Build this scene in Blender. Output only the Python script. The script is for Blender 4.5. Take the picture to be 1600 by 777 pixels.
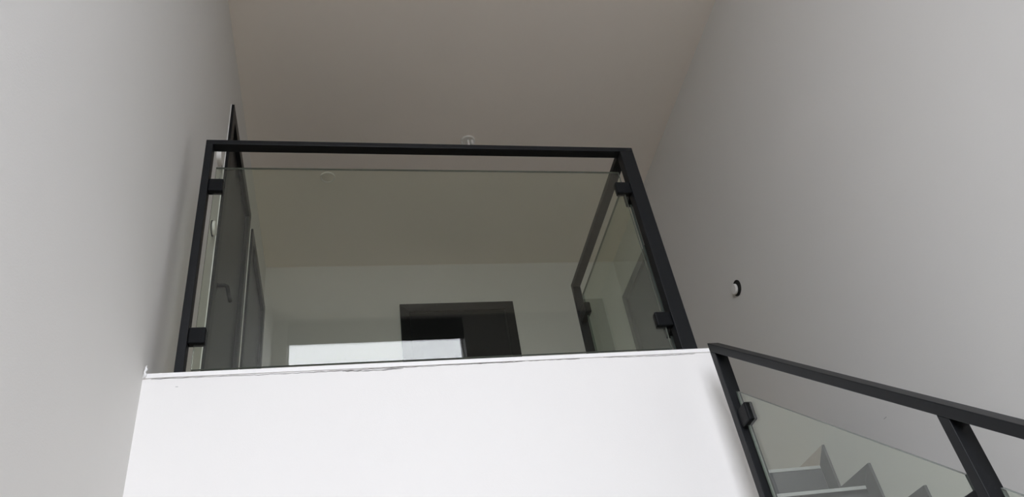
import bpy, bmesh, math, random
from mathutils import Vector, Matrix

for o in list(bpy.data.objects):
    bpy.data.objects.remove(o, do_unlink=True)
scene = bpy.context.scene
COL = scene.collection

# ---------------------------------------------------------------- camera
CX, CY, FPX = 846.895, 397.376, 1236.4
cam_d = bpy.data.cameras.new('camera')
cam = bpy.data.objects.new('camera', cam_d); COL.objects.link(cam)
cam_d.sensor_fit = 'HORIZONTAL'; cam_d.sensor_width = 36.0
cam_d.lens = FPX * 36.0 / 1600.0
cam_d.shift_x = -(CX - 800.0) / 1600.0
cam_d.shift_y = (CY - 388.5) / 1600.0
cam_d.clip_start = 0.02; cam_d.clip_end = 300
_r = Vector((0.97104024, -0.17689657, -0.16058786))
_f = Vector((0.23852102, 0.75641666, 0.60904972)).normalized()
_u = _r.cross(_f).normalized(); _r = _f.cross(_u).normalized()
cam.matrix_world = Matrix(((_r.x, _u.x, -_f.x, 0), (_r.y, _u.y, -_f.y, 0), (_r.z, _u.z, -_f.z, 0), (0, 0, 0, 1)))
scene.camera = cam

# ---------------------------------------------------------------- light: an overcast sky through the stairwell window
SKY = 9.0
world = bpy.data.worlds.new('overcast_sky'); scene.world = world
world.use_nodes = True
bg = world.node_tree.nodes['Background']
bg.inputs['Color'].default_value = (0.97, 0.988, 1.07, 1)
bg.inputs['Strength'].default_value = SKY
# window opening in the rear wall (x0, x1, z0, z1)
WX0, WX1, WZ0, WZ1 = -0.461, 0.905, 0.20, 3.66
YR = -1.0                                   # inner face of the rear wall
pd = bpy.data.lights.new('window_portal', 'AREA'); pd.shape = 'RECTANGLE'
pd.size = WX1 - WX0; pd.size_y = WZ1 - WZ0
pd.cycles.is_portal = True
po = bpy.data.objects.new('window_portal', pd); COL.objects.link(po)
po.location = ((WX0 + WX1) / 2, YR - 0.19, (WZ0 + WZ1) / 2)
po.rotation_euler = (math.radians(90), 0, 0)   # -Z of the lamp looks to +Y

scene.view_settings.view_transform = 'Standard'
scene.view_settings.look = 'None'
scene.view_settings.gamma = 1.0
scene.view_settings.use_curve_mapping = False
scene.view_settings.exposure = 0.0
scene.cycles.max_bounces = 16
scene.cycles.diffuse_bounces = 10
scene.cycles.glossy_bounces = 6
scene.cycles.transparent_max_bounces = 32

# ---------------------------------------------------------------- materials
def new_mat(name):
    m = bpy.data.materials.new(name); m.use_nodes = True
    nt = m.node_tree
    for n in list(nt.nodes): nt.nodes.remove(n)
    out = nt.nodes.new('ShaderNodeOutputMaterial')
    return m, nt, out

def paint(name, col, rough=0.6, var=0.03, scale=6.0, bump=0.0, bscale=180.0, spec=0.4, metallic=0.0, stretch=None):
    """Principled surface whose colour drifts a little with object-space noise."""
    m, nt, out = new_mat(name)
    b = nt.nodes.new('ShaderNodeBsdfPrincipled')
    tc = nt.nodes.new('ShaderNodeTexCoord')
    mp = nt.nodes.new('ShaderNodeMapping')
    if stretch: mp.inputs['Scale'].default_value = stretch
    nt.links.new(tc.outputs['Object'], mp.inputs['Vector'])
    n = nt.nodes.new('ShaderNodeTexNoise'); n.inputs['Scale'].default_value = scale
    n.inputs['Detail'].default_value = 4
    nt.links.new(mp.outputs['Vector'], n.inputs['Vector'])
    r = nt.nodes.new('ShaderNodeValToRGB')
    r.color_ramp.elements[0].position = 0.3; r.color_ramp.elements[1].position = 0.7
    r.color_ramp.elements[0].color = tuple(c * (1 - var) for c in col) + (1,)
    r.color_ramp.elements[1].color = tuple(min(1, c * (1 + var)) for c in col) + (1,)
    nt.links.new(n.outputs['Fac'], r.inputs['Fac'])
    nt.links.new(r.outputs['Color'], b.inputs['Base Color'])
    b.inputs['Roughness'].default_value = rough
    b.inputs['Specular IOR Level'].default_value = spec
    b.inputs['Metallic'].default_value = metallic
    if bump > 0:
        n2 = nt.nodes.new('ShaderNodeTexNoise'); n2.inputs['Scale'].default_value = bscale
        n2.inputs['Detail'].default_value = 3
        nt.links.new(tc.outputs['Object'], n2.inputs['Vector'])
        bp = nt.nodes.new('ShaderNodeBump'); bp.inputs['Strength'].default_value = bump
        bp.inputs['Distance'].default_value = 0.002
        nt.links.new(n2.outputs['Fac'], bp.inputs['Height'])
        nt.links.new(bp.outputs['Normal'], b.inputs['Normal'])
    nt.links.new(b.outputs['BSDF'], out.inputs['Surface'])
    return m

def glass(name, tint, n=1.52):
    """Clear pane: Fresnel reflection over tinted straight-through transmission."""
    m, nt, out = new_mat(name)
    geo = nt.nodes.new('ShaderNodeNewGeometry')
    ior = nt.nodes.new('ShaderNodeMath'); ior.operation = 'MULTIPLY_ADD'
    ior.inputs[1].default_value = 1 / n - n; ior.inputs[2].default_value = n
    nt.links.new(geo.outputs['Backfacing'], ior.inputs[0])
    fr = nt.nodes.new('ShaderNodeFresnel'); nt.links.new(ior.outputs[0], fr.inputs['IOR'])
    t = nt.nodes.new('ShaderNodeBsdfTransparent'); t.inputs['Color'].default_value = (*tint, 1)
    g = nt.nodes.new('ShaderNodeBsdfGlossy'); g.inputs['Roughness'].default_value = 0.0
    mx = nt.nodes.new('ShaderNodeMixShader')
    nt.links.new(fr.outputs[0], mx.inputs[0])
    nt.links.new(t.outputs[0], mx.inputs[1]); nt.links.new(g.outputs[0], mx.inputs[2])
    nt.links.new(mx.outputs[0], out.inputs['Surface'])
    return m

WALL = (0.757, 0.752, 0.732)
M = {
    'wall':    paint('white_wall_paint', WALL, 0.75, 0.012, 1.4, 0.12, 260, 0.25),
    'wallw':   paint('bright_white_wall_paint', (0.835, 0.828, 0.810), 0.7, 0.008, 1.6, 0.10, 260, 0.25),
    'rearw':   paint('rear_wall_haze_cut_grey', (0.40, 0.40, 0.40), 0.75, 0.012, 1.4, 0.12, 260, 0.25),  # unseen wall, colour set dark to cut its haze in the railing glass
    'ceil':    paint('ceiling_paint', (0.915, 0.862, 0.795), 0.85, 0.012, 1.2, 0.10, 240, 0.2),
    'trim':    paint('white_filler_strip', (0.88, 0.88, 0.87), 0.6, 0.02, 20, 0.2, 120),
    'crack':   paint('dark_joint', (0.22, 0.21, 0.20), 0.9, 0.3, 60),
    'floor':   paint('oak_floor', (0.62, 0.485, 0.355), 0.45, 0.25, 3.0, 0.1, 60, 0.4, stretch=(14, 1.0, 1)),
    'ground':  paint('outside_asphalt', (0.10, 0.095, 0.085), 0.95, 0.3, 0.6),
    'black':   paint('black_powder_coat', (0.0080, 0.0090, 0.0102), 0.42, 0.08, 30, 0.05, 900, 0.18),
    'clip':    paint('black_clip_metal', (0.0080, 0.0088, 0.0096), 0.4, 0.06, 40, 0.03, 900, 0.08),
    'door':    paint('anthracite_door_paint', (0.017, 0.0175, 0.018), 0.35, 0.06, 4, 0.03, 300, 0.09, stretch=(6, 6, 0.6)),
    'leaf':    paint('anthracite_door_leaf', (0.014, 0.0148, 0.0158), 0.3, 0.06, 4, 0.03, 300, 0.09, stretch=(6, 6, 0.6)),
    'steel':   paint('brushed_steel', (0.55, 0.55, 0.56), 0.3, 0.05, 40, metallic=1.0),
    'riser':   paint('grey_stair_paint', (0.072, 0.075, 0.085), 0.5, 0.04, 8, 0.08, 300),
    'nosing':  paint('pale_grey_nosing', (0.50, 0.51, 0.52), 0.4, 0.04, 20),
    'skirt':   paint('grey_skirting_paint', (0.088, 0.090, 0.096), 0.5, 0.04, 10, 0.06, 300),
    'raw':     paint('raw_beige_board', (0.56, 0.50, 0.45), 0.75, 0.06, 30),
    'plastic': paint('white_plastic', (0.86, 0.855, 0.83), 0.35, 0.01, 30),
    'greypl':  paint('grey_plastic', (0.45, 0.45, 0.44), 0.5, 0.03, 30),
    'hole':    paint('black_plastic', (0.012, 0.012, 0.012), 0.6, 0.1, 30),
    'shutter': paint('dark_shutter_box', (0.02, 0.021, 0.024), 0.6, 0.05, 10),
    'sash':    paint('white_window_frame', (0.82, 0.82, 0.82), 0.35, 0.01, 10),
    'glass':   glass('greenish_railing_glass', (0.92, 0.948, 0.895), 1.57),
    'pane':    glass('clear_window_glass', (0.995, 0.995, 0.995), 1.3),
    'edge':    paint('glass_edge', (0.12, 0.145, 0.13), 0.12, 0.05, 30, spec=0.8),
}

# ---------------------------------------------------------------- helpers
WLOC = {}
def link(o, parent=None, loc=None):
    COL.objects.link(o)
    if loc is not None: o.location = loc
    WLOC[o.name] = Vector(o.location)
    if parent is not None:
        o.parent = parent
        o.matrix_parent_inverse = Matrix.Translation(-WLOC[parent.name])
    return o

def obj(name, bm, mats, parent=None, smooth=False):
    """bmesh in world coordinates -> one mesh object whose origin is its bounding-box base centre."""
    bmesh.ops.recalc_face_normals(bm, faces=bm.faces)
    xs = [v.co for v in bm.verts]
    lo = Vector((min(c.x for c in xs), min(c.y for c in xs), min(c.z for c in xs)))
    hi = Vector((max(c.x for c in xs), max(c.y for c in xs), max(c.z for c in xs)))
    org = Vector(((lo.x + hi.x) / 2, (lo.y + hi.y) / 2, lo.z))
    bmesh.ops.translate(bm, verts=bm.verts, vec=-org)
    me = bpy.data.meshes.new(name); bm.to_mesh(me); bm.free()
    for m in (mats if isinstance(mats, (list, tuple)) else [mats]):
        me.materials.append(M[m])
    if smooth:
        for p in me.polygons: p.use_smooth = True
    return link(bpy.data.objects.new(name, me), parent, org)

def tag(o, label=None, cat=None, group=None, kind=None):
    if label: o['label'] = label
    if cat: o['category'] = cat
    if group: o['group'] = group
    if kind: o['kind'] = kind
    return o

def thing(name, loc, label, cat, group=None, kind=None):
    return tag(link(bpy.data.objects.new(name, None), None, Vector(loc)), label, cat, group, kind)

def add_box(bm, x0, x1, y0, y1, z0, z1):
    v = [bm.verts.new((x, y, z)) for x in (x0, x1) for y in (y0, y1) for z in (z0, z1)]
    for q in ((0, 1, 3, 2), (4, 6, 7, 5), (0, 4, 5, 1), (2, 3, 7, 6), (0, 2, 6, 4), (1, 5, 7, 3)):
        bm.faces.new([v[i] for i in q])

def box(name, x0, x1, y0, y1, z0, z1, mat, parent=None, bev=0.0, seg=2):
    bm = bmesh.new(); add_box(bm, x0, x1, y0, y1, z0, z1)
    if bev: bmesh.ops.bevel(bm, geom=bm.edges[:], offset=bev, segments=seg, affect='EDGES', profile=0.5)
    return obj(name, bm, mat, parent)

def prism(name, pts, axis, a, b, mat, parent=None, bev=0.0):
    """polygon pts extruded along an axis from a to b (axis x: pts are (y,z); y: (x,z); z: (x,y))"""
    bm = bmesh.new()
    def P(p, t):
        return {'x': (t, p[0], p[1]), 'y': (p[0], t, p[1]), 'z': (p[0], p[1], t)}[axis]
    A = [bm.verts.new(P(p, a)) for p in pts]; B = [bm.verts.new(P(p, b)) for p in pts]
    bm.faces.new(A); bm.faces.new(B[::-1])
    n = len(pts)
    for i in range(n): bm.faces.new((A[i], B[i], B[(i + 1) % n], A[(i + 1) % n]))
    if bev:
        bmesh.ops.recalc_face_normals(bm, faces=bm.faces)
        bmesh.ops.bevel(bm, geom=bm.edges[:], offset=bev, segments=2, affect='EDGES', profile=0.5)
    return obj(name, bm, mat, parent)

def pane(name, pts, axis, a, b, mat, parent):
    """glass sheet: the two big faces are glass, the narrow rim its ground edge"""
    o = prism(name, pts, axis, a, b, [mat, 'edge'], parent)
    k = 'xyz'.index(axis)
    for p in o.data.polygons:
        if abs(p.normal[k]) < 0.5: p.material_index = 1
    return o

def wall_cells(name, axis, a, b, us, vs, holes, mat, parent=None):
    """slab with rectangular holes. axis: thickness axis ('x' or 'y'), a..b; us, vs = extents along the
    other horizontal axis and z; holes = list of (u0,u1,v0,v1). One closed mesh."""
    U = sorted(set([us[0], us[1]] + [h[0] for h in holes] + [h[1] for h in holes]))
    V = sorted(set([vs[0], vs[1]] + [h[2] for h in holes] + [h[3] for h in holes]))
    bm = bmesh.new(); cache = {}
    def vert(t, u, v):
        k = (t, u, v)
        if k not in cache:
            cache[k] = bm.verts.new((t, u, v) if axis == 'x' else (u, t, v))
        return cache[k]
    def solid(i, j):
        if i < 0 or j < 0 or i >= len(U) - 1 or j >= len(V) - 1: return False
        cu, cv = (U[i] + U[i + 1]) / 2, (V[j] + V[j + 1]) / 2
        return not any(h[0] < cu < h[1] and h[2] < cv < h[3] for h in holes)
    for i in range(len(U) - 1):
        for j in range(len(V) - 1):
            if not solid(i, j): continue
            u0, u1, v0, v1 = U[i], U[i + 1], V[j], V[j + 1]
            for t in (a, b):
                bm.faces.new([vert(t, u0, v0), vert(t, u1, v0), vert(t, u1, v1), vert(t, u0, v1)])
            if not solid(i - 1, j): bm.faces.new([vert(a, u0, v0), vert(b, u0, v0), vert(b, u0, v1), vert(a, u0, v1)])
            if not solid(i + 1, j): bm.faces.new([vert(a, u1, v0), vert(b, u1, v0), vert(b, u1, v1), vert(a, u1, v1)])
            if not solid(i, j - 1): bm.faces.new([vert(a, u0, v0), vert(b, u0, v0), vert(b, u1, v0), vert(a, u1, v0)])
            if not solid(i, j + 1): bm.faces.new([vert(a, u0, v1), vert(b, u0, v1), vert(b, u1, v1), vert(a, u1, v1)])
    return obj(name, bm, mat, parent)

def add_lathe(bm, prof, c, axis, n=32):
    """prof: list of (radius, height) about a point c; axis = unit vector"""
    ax = Vector(axis).normalized()
    t = Vector((0, 0, 1)) if abs(ax.z) < 0.9 else Vector((1, 0, 0))
    e1 = ax.cross(t).normalized(); e2 = ax.cross(e1)
    rings = []
    for r, h in prof:
        if r < 1e-6: rings.append([bm.verts.new(Vector(c) + ax * h)])
        else: rings.append([bm.verts.new(Vector(c) + ax * h + (e1 * math.cos(2 * math.pi * i / n) + e2 * math.sin(2 * math.pi * i / n)) * r) for i in range(n)])
    for A, B in zip(rings, rings[1:]):
        for i in range(n):
            j = (i + 1) % n
            if len(A) == 1 and len(B) == 1: continue
            if len(A) == 1: bm.faces.new((A[0], B[i], B[j]))
            elif len(B) == 1: bm.faces.new((A[i], A[j], B[0]))
            else: bm.faces.new((A[i], A[j], B[j], B[i]))

def lathe(name, prof, c, axis, mat, parent=None, n=32):
    bm = bmesh.new(); add_lathe(bm, prof, c, axis, n)
    o = obj(name, bm, mat, parent, smooth=True)
    try: o.data.set_sharp_from_angle(angle=math.radians(35))
    except Exception: pass
    return o

def tube(name, pts, rad, mat, parent=None, n=10):
    bm = bmesh.new(); rings = []
    pts = [Vector(p) for p in pts]
    rads = rad if isinstance(rad, (list, tuple)) else [rad] * len(pts)
    for i, p in enumerate(pts):
        d = (pts[min(i + 1, len(pts) - 1)] - pts[max(i - 1, 0)]).normalized()
        t = Vector((0, 0, 1)) if abs(d.z) < 0.9 else Vector((1, 0, 0))
        e1 = d.cross(t).normalized(); e2 = d.cross(e1)
        rings.append([bm.verts.new(p + (e1 * math.cos(2 * math.pi * k / n) + e2 * math.sin(2 * math.pi * k / n)) * rads[i]) for k in range(n)])
    for A, B in zip(rings, rings[1:]):
        for k in range(n): bm.faces.new((A[k], A[(k + 1) % n], B[(k + 1) % n], B[k]))
    bm.faces.new(rings[0]); bm.faces.new(rings[-1][::-1])
    return obj(name, bm, mat, parent, smooth=True)

# ---------------------------------------------------------------- dimensions (metres, camera eye at the origin)
XL, XW = -0.5677, 2.0369          # left and right wall faces
YW, YB = 2.1139, 4.6759           # front face of the landing wall, back wall face
ZC = 3.6785                       # ceiling
ZU = 1.2134                       # upper floor
RISE, RUN, NST = 0.20, 0.2481, 14
ZG = ZU - RISE * NST              # lower floor
Y0 = 3.035                        # top nosing
XE = 1.195                        # outer side of the landing wall
ZE = 1.2846                       # top of the landing kerb
YF = YW + 0.04                    # front face of the landing railing
ZT = 2.2985                       # top of the landing railing
XG = 1.0966                       # inner face of the side and stair railings
XG2 = 1.1366
DZ = 3.3127                       # top of the door casings
TH = 0.25

# ---------------------------------------------------------------- setting
D1, D2 = (2.8575, 3.706), (3.829, 4.655)         # left wall doors (outer casing, y)
D3 = (0.3536, 1.1744)                            # back wall door (x)
D4 = (3.82, 4.649)                               # right wall door (y)
CW = 0.066                                       # casing width
def hole(d): return (d[0] + CW - 0.012, d[1] - CW + 0.012, ZU, DZ - CW + 0.012)

tag(wall_cells('wall_left', 'x', XL - TH, XL, (YR - TH, YB + TH), (ZG, ZC), [hole(D1), hole(D2)], 'wall'),
    'plain white painted wall along the left side of the stairwell', 'wall', kind='structure')
wr = tag(wall_cells('wall_right', 'x', XW, XW + TH, (YR - TH, YB + TH), (ZG, ZC), [hole(D4)], 'wall'),
    'plain white painted wall on the right beside the stairs', 'wall', kind='structure')
tag(wall_cells('wall_back', 'y', YB, YB + TH, (XL, XW), (ZG, ZC), [hole(D3)], 'wall'),
    'white back wall of the upper hall seen through the glass', 'wall', kind='structure')
tag(wall_cells('wall_rear', 'y', YR - TH, YR, (XL, XW), (ZG, ZC), [(WX0, WX1, WZ0, WZ1)], 'rearw'),
    'wall behind the viewer that holds the tall window, greyed to dim its reflection', 'wall', kind='structure')
tag(box('ceiling', XL - TH, XW + TH, YR - TH, YB + TH, ZC, ZC + 0.2, 'ceil'),
    'plain pale ceiling over the stairwell and upper hall', 'ceiling', kind='structure')
tag(box('floor_lower', XL - TH, XW + TH, YR - TH, YB + TH, ZG - 0.2, ZG, 'floor'),
    'warm oak floor of the lower storey', 'floor', kind='structure')
bm = bmesh.new()
add_box(bm, XL, XE - 0.10, YW + 0.126, Y0 + 0.03, ZU - 0.22, ZU)
add_box(bm, XL, XW, Y0 + 0.03, YB, ZU - 0.22, ZU)
tag(obj('floor_upper', bm, 'floor'), 'warm oak floor of the upper landing', 'floor', kind='structure')
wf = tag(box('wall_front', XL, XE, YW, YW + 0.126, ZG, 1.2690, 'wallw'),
         'bright white wall face below the landing railing', 'wall', kind='structure')
tag(box('wall_stairwell', XE - 0.10, XE, YW + 0.126, Y0 + 0.03, ZG, ZE, 'wall'),
    'white side wall of the landing along the stair flight', 'wall', kind='structure')
tr = tag(box('trim_1', XL, XE, YW - 0.003, YW + 0.126, 1.2695, ZE, 'trim', bev=0.0012),
         'thin white edge strip capping the white wall under the railing', 'trim', kind='structure')
tag(box('ground_outside', -60, 60, -80, YR - TH - 0.02, ZG - 0.45, ZG - 0.25, 'ground'),
    'dark asphalt ground outside the window', 'ground', kind='structure')

# ragged dark joint under the edge strip
random.seed(4)
def ragged(name, x0, x1, zf, wf_, parent, n=90):
    bm = bmesh.new(); top = []; bot = []
    for i in range(n + 1):
        x = x0 + (x1 - x0) * i / n
        z = zf(x) + random.uniform(-0.0009, 0.0009); w = max(0.0002, 0.6 * wf_(x) * random.uniform(0.4, 1.4))
        if i in (0, n): w = 0.0001
        top.append((x, z + w / 2)); bot.append((x, z - w / 2))
    A = [bm.verts.new((p[0], YW - 0.0012, p[1])) for p in top]; B = [bm.verts.new((p[0], YW - 0.0012, p[1])) for p in bot]
    A2 = [bm.verts.new((p[0], YW + 0.004, p[1])) for p in top]; B2 = [bm.verts.new((p[0], YW + 0.004, p[1])) for p in bot]
    for i in range(n):
        bm.faces.new((A[i], A[i + 1], B[i + 1], B[i])); bm.faces.new((A[i], A[i + 1], A2[i + 1], A2[i]))
        bm.faces.new((B[i], B[i + 1], B2[i + 1], B2[i]))
    return obj(name, bm, 'crack', parent)
ragged('crack', -0.545, 0.53, lambda x: 1.2672 - 0.0025 * max(0, math.sin((x + .5) * 5.0)), lambda x: 0.0016 + 0.0018 * max(0, math.sin(x * 9 + 1)), wf)
ragged('crack', 0.36, 0.72, lambda x: 1.2655 + 0.004 * math.sin((x - .3) * 6), lambda x: 0.0026, wf, 40)
ragged('crack', 0.80, 1.12, lambda x: 1.2690 - 0.004 * math.sin((x - .8) * 8), lambda x: 0.0016, wf, 30)
ragged('crack', -0.02, 0.16, lambda x: 1.2640 - 0.003 * math.sin((x + .02) * 17), lambda x: 0.0030, wf, 24)
# small plaster flaw on the white wall, drip of filler in the corner
box('flaw', -0.478, -0.4715, YW - 0.0008, YW + 0.003, 1.2378, 1.2392, 'greypl', wf)
tube('filler_drip', [(-0.5625, YW - 0.005, 1.268), (-0.5605, YW - 0.007, 1.278), (-0.5630, YW - 0.008, 1.287), (-0.5600, YW - 0.006, 1.296), (-0.5625, YW - 0.005, 1.304), (-0.5605, YW - 0.004, 1.310)],
     [0.0020, 0.0042, 0.0026, 0.0044, 0.0022, 0.0012], 'trim', tr)
# faint scuff on the right wall
box('scuff', XW - 0.0006, XW + 0.003, 2.502, 2.522, 1.1725, 1.1755, 'greypl', wr)

# ---------------------------------------------------------------- doors
def door(name, n, axis, face, out, d, label, handle_at_hi):
    """axis: wall thickness axis; face: wall face coordinate; out: +1/-1 direction into the hall; d: casing extents."""
    mid = (d[0] + d[1]) / 2
    loc = (face, mid, ZU) if axis == 'x' else (mid, face, ZU)
    t = thing('door_%d' % n, loc, label, 'door', kind='structure')
    def bx(nm, t0, t1, u0, u1, z0, z1, mat, par, bev=0.0):
        a, b = sorted((face + out * t0, face + out * t1))
        if axis == 'x': return box(nm, a, b, u0, u1, z0, z1, mat, par, bev)
        return box(nm, u0, u1, a, b, z0, z1, mat, par, bev)
    def mitre(nm, pts, par):
        a, b = sorted((face, face + out * 0.0165))
        return prism(nm, pts, axis, a, b, 'door', par, 0.0008)
    zi = DZ - CW
    mitre('casing', [(d[0], ZU), (d[0] + CW, ZU), (d[0] + CW, zi), (d[0], DZ)], t)
    mitre('casing', [(d[1] - CW, ZU), (d[1], ZU), (d[1], DZ), (d[1] - CW, zi)], t)
    mitre('casing', [(d[0], DZ), (d[0] + CW, zi), (d[1] - CW, zi), (d[1], DZ)], t)
    j = 0.012
    # jamb lining inside the opening
    h = hole(d)
    bx('jamb', -0.12, 0.0, h[0], h[0] + 0.016, ZU, h[3] - 0.016, 'door', t)
    bx('jamb', -0.12, 0.0, h[1] - 0.016, h[1], ZU, h[3] - 0.016, 'door', t)
    bx('jamb', -0.12, 0.0, h[0], h[1], h[3] - 0.016, h[3], 'door', t)
    # rebate strips and threshold, added behind the leaf to block leaking sky light
    bx('door_stop', -0.12, -0.0465, h[0] + 0.016, h[0] + 0.034, ZU, h[3] - 0.034, 'door', t)
    bx('door_stop', -0.12, -0.0465, h[1] - 0.034, h[1] - 0.016, ZU, h[3] - 0.034, 'door', t)
    bx('door_stop', -0.12, -0.0465, h[0] + 0.016, h[1] - 0.016, h[3] - 0.034, h[3] - 0.016, 'door', t)
    bx('threshold', -0.20, -0.0465, h[0], h[1], ZU, ZU + 0.018, 'door', t)
    lf = bx('leaf', -0.046, -0.004, h[0] + 0.0175, h[1] - 0.0175, ZU + 0.003, h[3] - 0.0175, 'leaf', t, 0.0006)
    # lever handle on a rose
    u = (h[1] - 0.075) if handle_at_hi else (h[0] + 0.075)
    s = -1 if handle_at_hi else 1
    tx = face - out * 0.004
    hz = ZU + 1.04
    def W(tt, uu, zz): return (tx + out * tt, uu, zz) if axis == 'x' else (uu, tx + out * tt, zz)
    ax = (out, 0, 0) if axis == 'x' else (0, out, 0)
    lathe('handle_rose', [(0.0, 0.0), (0.026, 0.0), (0.026, 0.006), (0.024, 0.008), (0.0, 0.008)], W(0, u, hz), ax, 'clip', lf, 24)
    tube('handle', [W(0.004, u, hz), W(0.042, u, hz), W(0.050, u + s * 0.010, hz), W(0.050, u + s * 0.120, hz)], 0.009, 'clip', lf)
    return t
d1 = door('door', 1, 'x', XL, 1, D1, 'tall dark anthracite door on the left wall nearest the railing', False)
d2 = door('door', 2, 'x', XL, 1, D2, 'dark anthracite door at the far end of the left wall', False)
door('door', 3, 'y', YB, -1, D3, 'dark anthracite door in the middle of the back wall', False)
door('door', 4, 'x', XW, -1, D4, 'dark anthracite door on the right wall behind the side glass', True)
# pale sealant bead along the casings of the left doors
box('sealant', XL, XL + 0.004, D1[0] - 0.0035, D1[0] - 0.0005, ZU, DZ, 'trim', d1, 0.001)
box('sealant', XL, XL + 0.004, D2[0] - 0.0035, D2[0] - 0.0005, ZU, DZ, 'trim', d2, 0.001)

# ---------------------------------------------------------------- window behind the viewer
w1 = thing('window_1', ((WX0 + WX1) / 2, YR - 0.12, WZ0), 'tall stairwell window under a dark shutter box, mirrored in the glass', 'window', kind='structure')
FW = 0.05
ZB = 3.457                                            # lower edge of the shutter box
yf0, yf1 = YR - 0.17, YR - 0.11
box('window_frame', WX0 - 0.035, WX0 + 0.008, yf0, yf1, WZ0 - 0.03, WZ1, 'sash', w1)
box('window_frame', WX1 - 0.014, WX1 + 0.035, yf0, yf1, WZ0 - 0.03, WZ1, 'sash', w1)
box('window_frame', WX0 + 0.008, WX1 - 0.014, yf0, yf1, WZ0 - 0.03, WZ0 + 0.06, 'sash', w1)
box('window_frame', WX0 + 0.008, WX1 - 0.014, yf0, yf1, ZB + 0.14, WZ1, 'sash', w1)
pane('window_pane', [(WX0 + 0.008, WZ0 + 0.06), (WX1 - 0.014, WZ0 + 0.06), (WX1 - 0.014, ZB + 0.14), (WX0 + 0.008, ZB + 0.14)], 'y', YR - 0.145, YR - 0.139, 'pane', w1)
box('shutter_box', WX0 + 0.002, WX1 - 0.002, YR - 0.028, YR - 0.004, ZB, WZ1 - 0.002, 'shutter', w1, 0.004)
box('window_sill', WX0 - 0.04, WX1 + 0.04, YR - 0.11, YR + 0.03, WZ0 - 0.03, WZ0 + 0.0, 'sash', w1, 0.003)

# ---------------------------------------------------------------- railings
TA = 0.025                                            # tube size along the panel (40 mm across it)
GT = 0.0045                                           # half glass thickness
lr = thing('landing_railing', (0.33, YF + 0.02, ZE), 'black steel landing railing with two glass panes, on top of the white wall', 'railing')
XP0, XP1 = -0.4985, 1.1580
def bev_box(name, *a, mat='black', par=None): return box(name, *a, mat, par, 0.0018, 2)
# front frame
bev_box('post', XP0, XP0 + TA, YF, YF + 0.04, ZE, ZT - 0.0226, par=lr)
bev_box('corner_post', 1.1015, XP1, YF, YF + 0.042, ZE, ZT - 0.0226, par=lr)
bev_box('top_rail', XP0, XP1, YF, YF + 0.04, ZT - 0.0225, ZT, par=lr)
# side frame
bev_box('top_rail', XG, XG2, YF + 0.042, 3.110, ZT - 0.0265, ZT, par=lr)
bev_box('post', XG, XG2, 3.110 - TA, 3.110, ZU, ZT - 0.0266, par=lr)
# panes
GX0, GX1, GZ0, GZ1 = -0.4560, 1.0745, 1.3270, 2.1705
yg = YF + 0.02
pane('glass_pane', [(GX0, GZ0), (GX1, GZ0), (GX1, GZ1), (GX0, GZ1)], 'y', yg - GT, yg + GT, 'glass', lr)
xg = XG + 0.018
pane('glass_pane', [(2.232, 1.345), (3.014, 1.345), (3.014, GZ1), (2.232, GZ1)], 'x', xg - GT, xg + GT, 'glass', lr)

def clip_x(xa, xb, z, par):       # clip on a pane lying in the x-z plane; xa at the post, xb on the glass
    a, b = sorted((xa, xb))
    c = box('glass_clip', a, b, yg - 0.014, yg + 0.014, z - 0.029, z + 0.029, 'clip', par, 0.005, 3)
    return c
def clip_y(ya, yb, x, z, par):
    a, b = sorted((ya, yb))
    return box('glass_clip', x - 0.014, x + 0.014, a, b, z - 0.029, z + 0.029, 'clip', par, 0.005, 3)
for z in (2.078, 1.444):
    clip_x(XP0 + TA - 0.001, -0.4245, z, lr)
    clip_x(1.1025, 1.0425, z, lr)
    clip_y(YF + 0.041, YF + 0.098, xg, z, lr)
    clip_y(3.110 - TA + 0.001, 2.985, xg, z, lr)

# stair railing
SL = 0.8200
st = thing('stair_railing', (1.1166, 0.85, ZG), 'black steel handrail with sloping glass panes rising along the stairs', 'railing')
YT, ZTT = 1.9735, 1.2189
def rail_z(y): return ZTT + (y - YT) * SL
YE = -0.315
def nose_z(y):                    # surface of the flight under a point
    k = math.floor((Y0 - y) / RUN + 1e-6) + 1
    return ZU - k * RISE if k >= 1 else ZU
VT = 0.031
prism('top_rail', [(YE, rail_z(YE)), (YT, rail_z(YT)), (YT, rail_z(YT) - VT), (YE, rail_z(YE) - VT)], 'x', XG, XG2, 'black', st, 0.0018)
posts = [(YT - 0.027, YT), (1.1900, 1.2145), (0.4280, 0.4525), (YE, YE + TA)]
for a, b in posts:
    zb = max(ZG, min(nose_z(a), nose_z(b)))
    prism('post', [(a, zb), (b, zb), (b, rail_z(b) - VT + 0.0005), (a, rail_z(a) - VT + 0.0005)], 'x', XG, XG2, 'black', st, 0.0015)
xs = XG + 0.020
GS, GSZ, GSY = 0.8207, 1.0207, 1.9288
def gz(y): return GSZ + (y - GSY) * GS
for (pa, pb) in zip(posts[1:], posts[:-1]):
    y0, y1 = pa[1] + 0.022, pb[0] - 0.018
    hgt = 0.575
    pane('glass_pane', [(y0, gz(y0) - hgt), (y1, gz(y1) - hgt), (y1, gz(y1)), (y0, gz(y0))], 'x', xs - GT, xs + GT, 'glass', st)
    for dz in (-0.082, -hgt + 0.10):
        clip_y(pb[0] + 0.001, y1 - 0.036, xs, gz(y1) + dz, st)
        clip_y(pa[1] - 0.001, y0 + 0.036, xs, gz(y0) + dz - 0.01 + 0.03, st)

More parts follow.
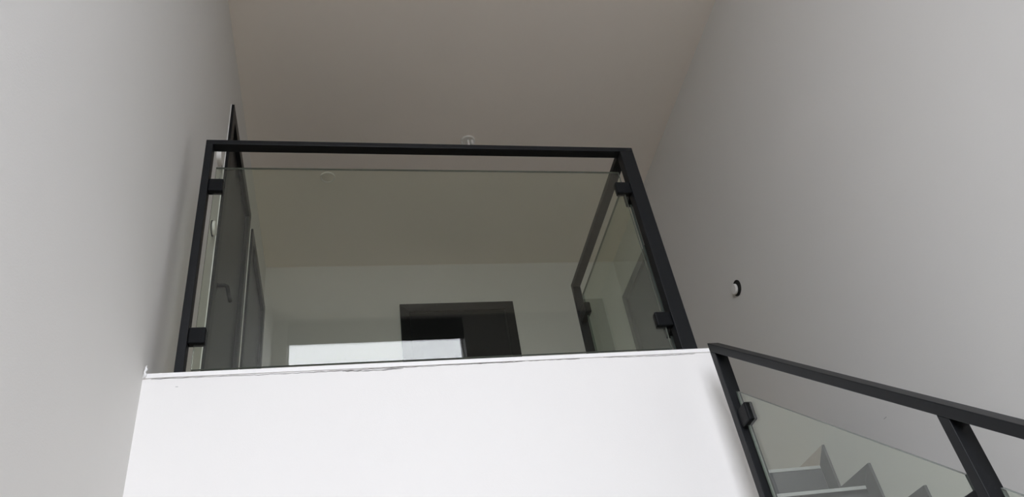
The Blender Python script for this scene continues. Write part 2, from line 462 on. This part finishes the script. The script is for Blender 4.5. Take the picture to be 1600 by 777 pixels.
# ---------------------------------------------------------------- stairs
sc = thing('staircase', (1.6, 1.4, ZG), 'straight grey painted stair flight with pale nosings beside the right wall', 'staircase')
SX = XW - 0.0125
for k in range(NST):
    yk, zk = Y0 - k * RUN, ZU - k * RISE
    x0 = XE if yk + RUN > YW and yk - 0.02 > YW else 1.075
    if k > 0:
        box('tread', (XE if yk > YW else 1.075), XW, yk, (yk + RUN if yk + RUN < YW or yk > YW else YW), zk - 0.030, zk, 'riser', sc)
        if yk < YW < yk + RUN:
            sc_fill = box('tread', XE, XW, YW, yk + RUN, zk - 0.030, zk, 'riser', sc)
    box('riser', (XE if yk > YW else 1.075), SX, yk, yk + 0.018, zk - RISE, zk - 0.014, 'riser', sc)
    box('nosing', (XE if yk > YW else 1.075), SX, yk - 0.004, yk + 0.03, zk - 0.014, zk + 0.0006, 'nosing', sc, 0.0015)
    a, h = 0.076, 0.065
    # upright and level boards of the stepped skirting, mitred at the top corner
    prism('skirting', [(yk - a, zk - RISE), (yk, zk - RISE), (yk, zk), (yk - a, zk + h)], 'x', SX, XW, 'skirt', sc, 0.0012)
    yend = (yk + RUN - a) if k > 0 else D4[0] - 0.004
    s = prism('skirting', [(yk - a, zk + h), (yk, zk), (yend, zk), (yend, zk + h)], 'x', SX, XW, 'skirt' if k else 'raw', sc, 0.0012)
    if k == 0: s['label'] = 'unpainted beige skirting board at the top step'
# closed underside along the open side
prof = []
for k in range(NST - 1, -1, -1):
    yk, zk = Y0 - k * RUN, ZU - k * RISE
    if yk > YW: break
    prof += [(yk + 0.006, zk - RISE), (yk + 0.006, zk - 0.03)]
last = prof[-1]
prof += [(YW - 0.0, last[1]), (YW - 0.0, ZG)]
prof = [(prof[0][0], ZG)] + prof[1:]
prism('side_panel', prof, 'x', 1.078, 1.090, 'wall', sc)

# ---------------------------------------------------------------- fittings
def wall_socket(c, out, label, tilt, rd=0.036, rw=0.030, gap=0.012, group=None):
    t = thing('wall_switch', c, label, 'switch', group)
    lathe('box_rim', [(rd, 0.0), (rd, 0.004), (rd - 0.004, 0.004), (rd - 0.006, 0.001), (0.0, 0.001)], c, (out, 0, 0), 'hole', t)
    ax = Vector((out, tilt[0], tilt[1])).normalized()
    cc = Vector(c) + Vector((out * gap * 0.3, tilt[2], tilt[3]))
    lathe('cover', [(0.0, 0.0), (rw * 0.9, 0.0), (rw, 0.003), (rw, gap), (rw - 0.004, gap + 0.004), (0.0, gap + 0.004)], cc, ax, 'plastic', t)
    return t
wall_socket((XW, 3.155, 2.287), -1, 'round white switch insert in an open dark box, alone on right wall', (0.0, 0.0, 0.014, 0.002), 0.044, 0.030, 0.010)
wall_socket((XL, 2.766, 2.396), 1, 'small round white switch low on left wall, beside the near door', (0.0, 0.0, 0.0, 0.0), 0.036, 0.033, 0.010)
# upper unit on the left wall: rounded white cover with a cable loop beside it
t = thing('thermostat', (XL, 2.715, 2.775), 'rounded white control unit high on left wall behind the railing corner', 'thermostat')
bm = bmesh.new(); add_box(bm, XL, XL + 0.020, 2.672, 2.742, 2.742, 2.842)
bmesh.ops.bevel(bm, geom=[e for e in bm.edges if abs((e.verts[0].co - e.verts[1].co).x) > 0.01], offset=0.024, segments=6, affect='EDGES', profile=0.5)
obj('cover', bm, 'plastic', t)
tube('cable', [(XL + 0.006, 2.742, 2.80), (XL + 0.010, 2.765, 2.775), (XL + 0.008, 2.785, 2.745), (XL + 0.006, 2.775, 2.705), (XL + 0.003, 2.765, 2.690)], 0.0028, 'greypl', t)

# ceiling lamp outlet with two connector tabs
c = (0.7475, 3.414, ZC)
t = thing('ceiling_lamp_outlet', c, 'white round ceiling outlet with hanging connectors above the front handrail', 'lamp outlet')
lathe('cover', [(0.046, 0.0), (0.046, -0.006), (0.043, -0.011), (0.037, -0.011), (0.034, -0.003), (0.0, -0.003)], c, (0, 0, 1), 'plastic', t)
box('connector', c[0] - 0.006, c[0] + 0.008, c[1] - 0.012, c[1] + 0.004, ZC - 0.060, ZC - 0.003, 'plastic', t, 0.003)
box('connector', c[0] + 0.016, c[0] + 0.034, c[1] - 0.016, c[1] + 0.010, ZC - 0.040, ZC - 0.003, 'plastic', t, 0.004)
# flat blank cover on the ceiling
c = (-0.1168, 3.75, ZC)
t = thing('ceiling_cover_plate', c, 'flat round cover plate on the ceiling seen through the front glass', 'cover plate')
lathe('rim', [(0.046, 0.0), (0.046, -0.008), (0.044, -0.010), (0.040, -0.010), (0.0385, -0.004)], c, (0, 0, 1), 'plastic', t)
lathe('disc', [(0.0, 0.0), (0.0375, 0.0), (0.0375, -0.004), (0.035, -0.0055), (0.0, -0.0055)], c, (0, 0, 1), 'ceil', t)
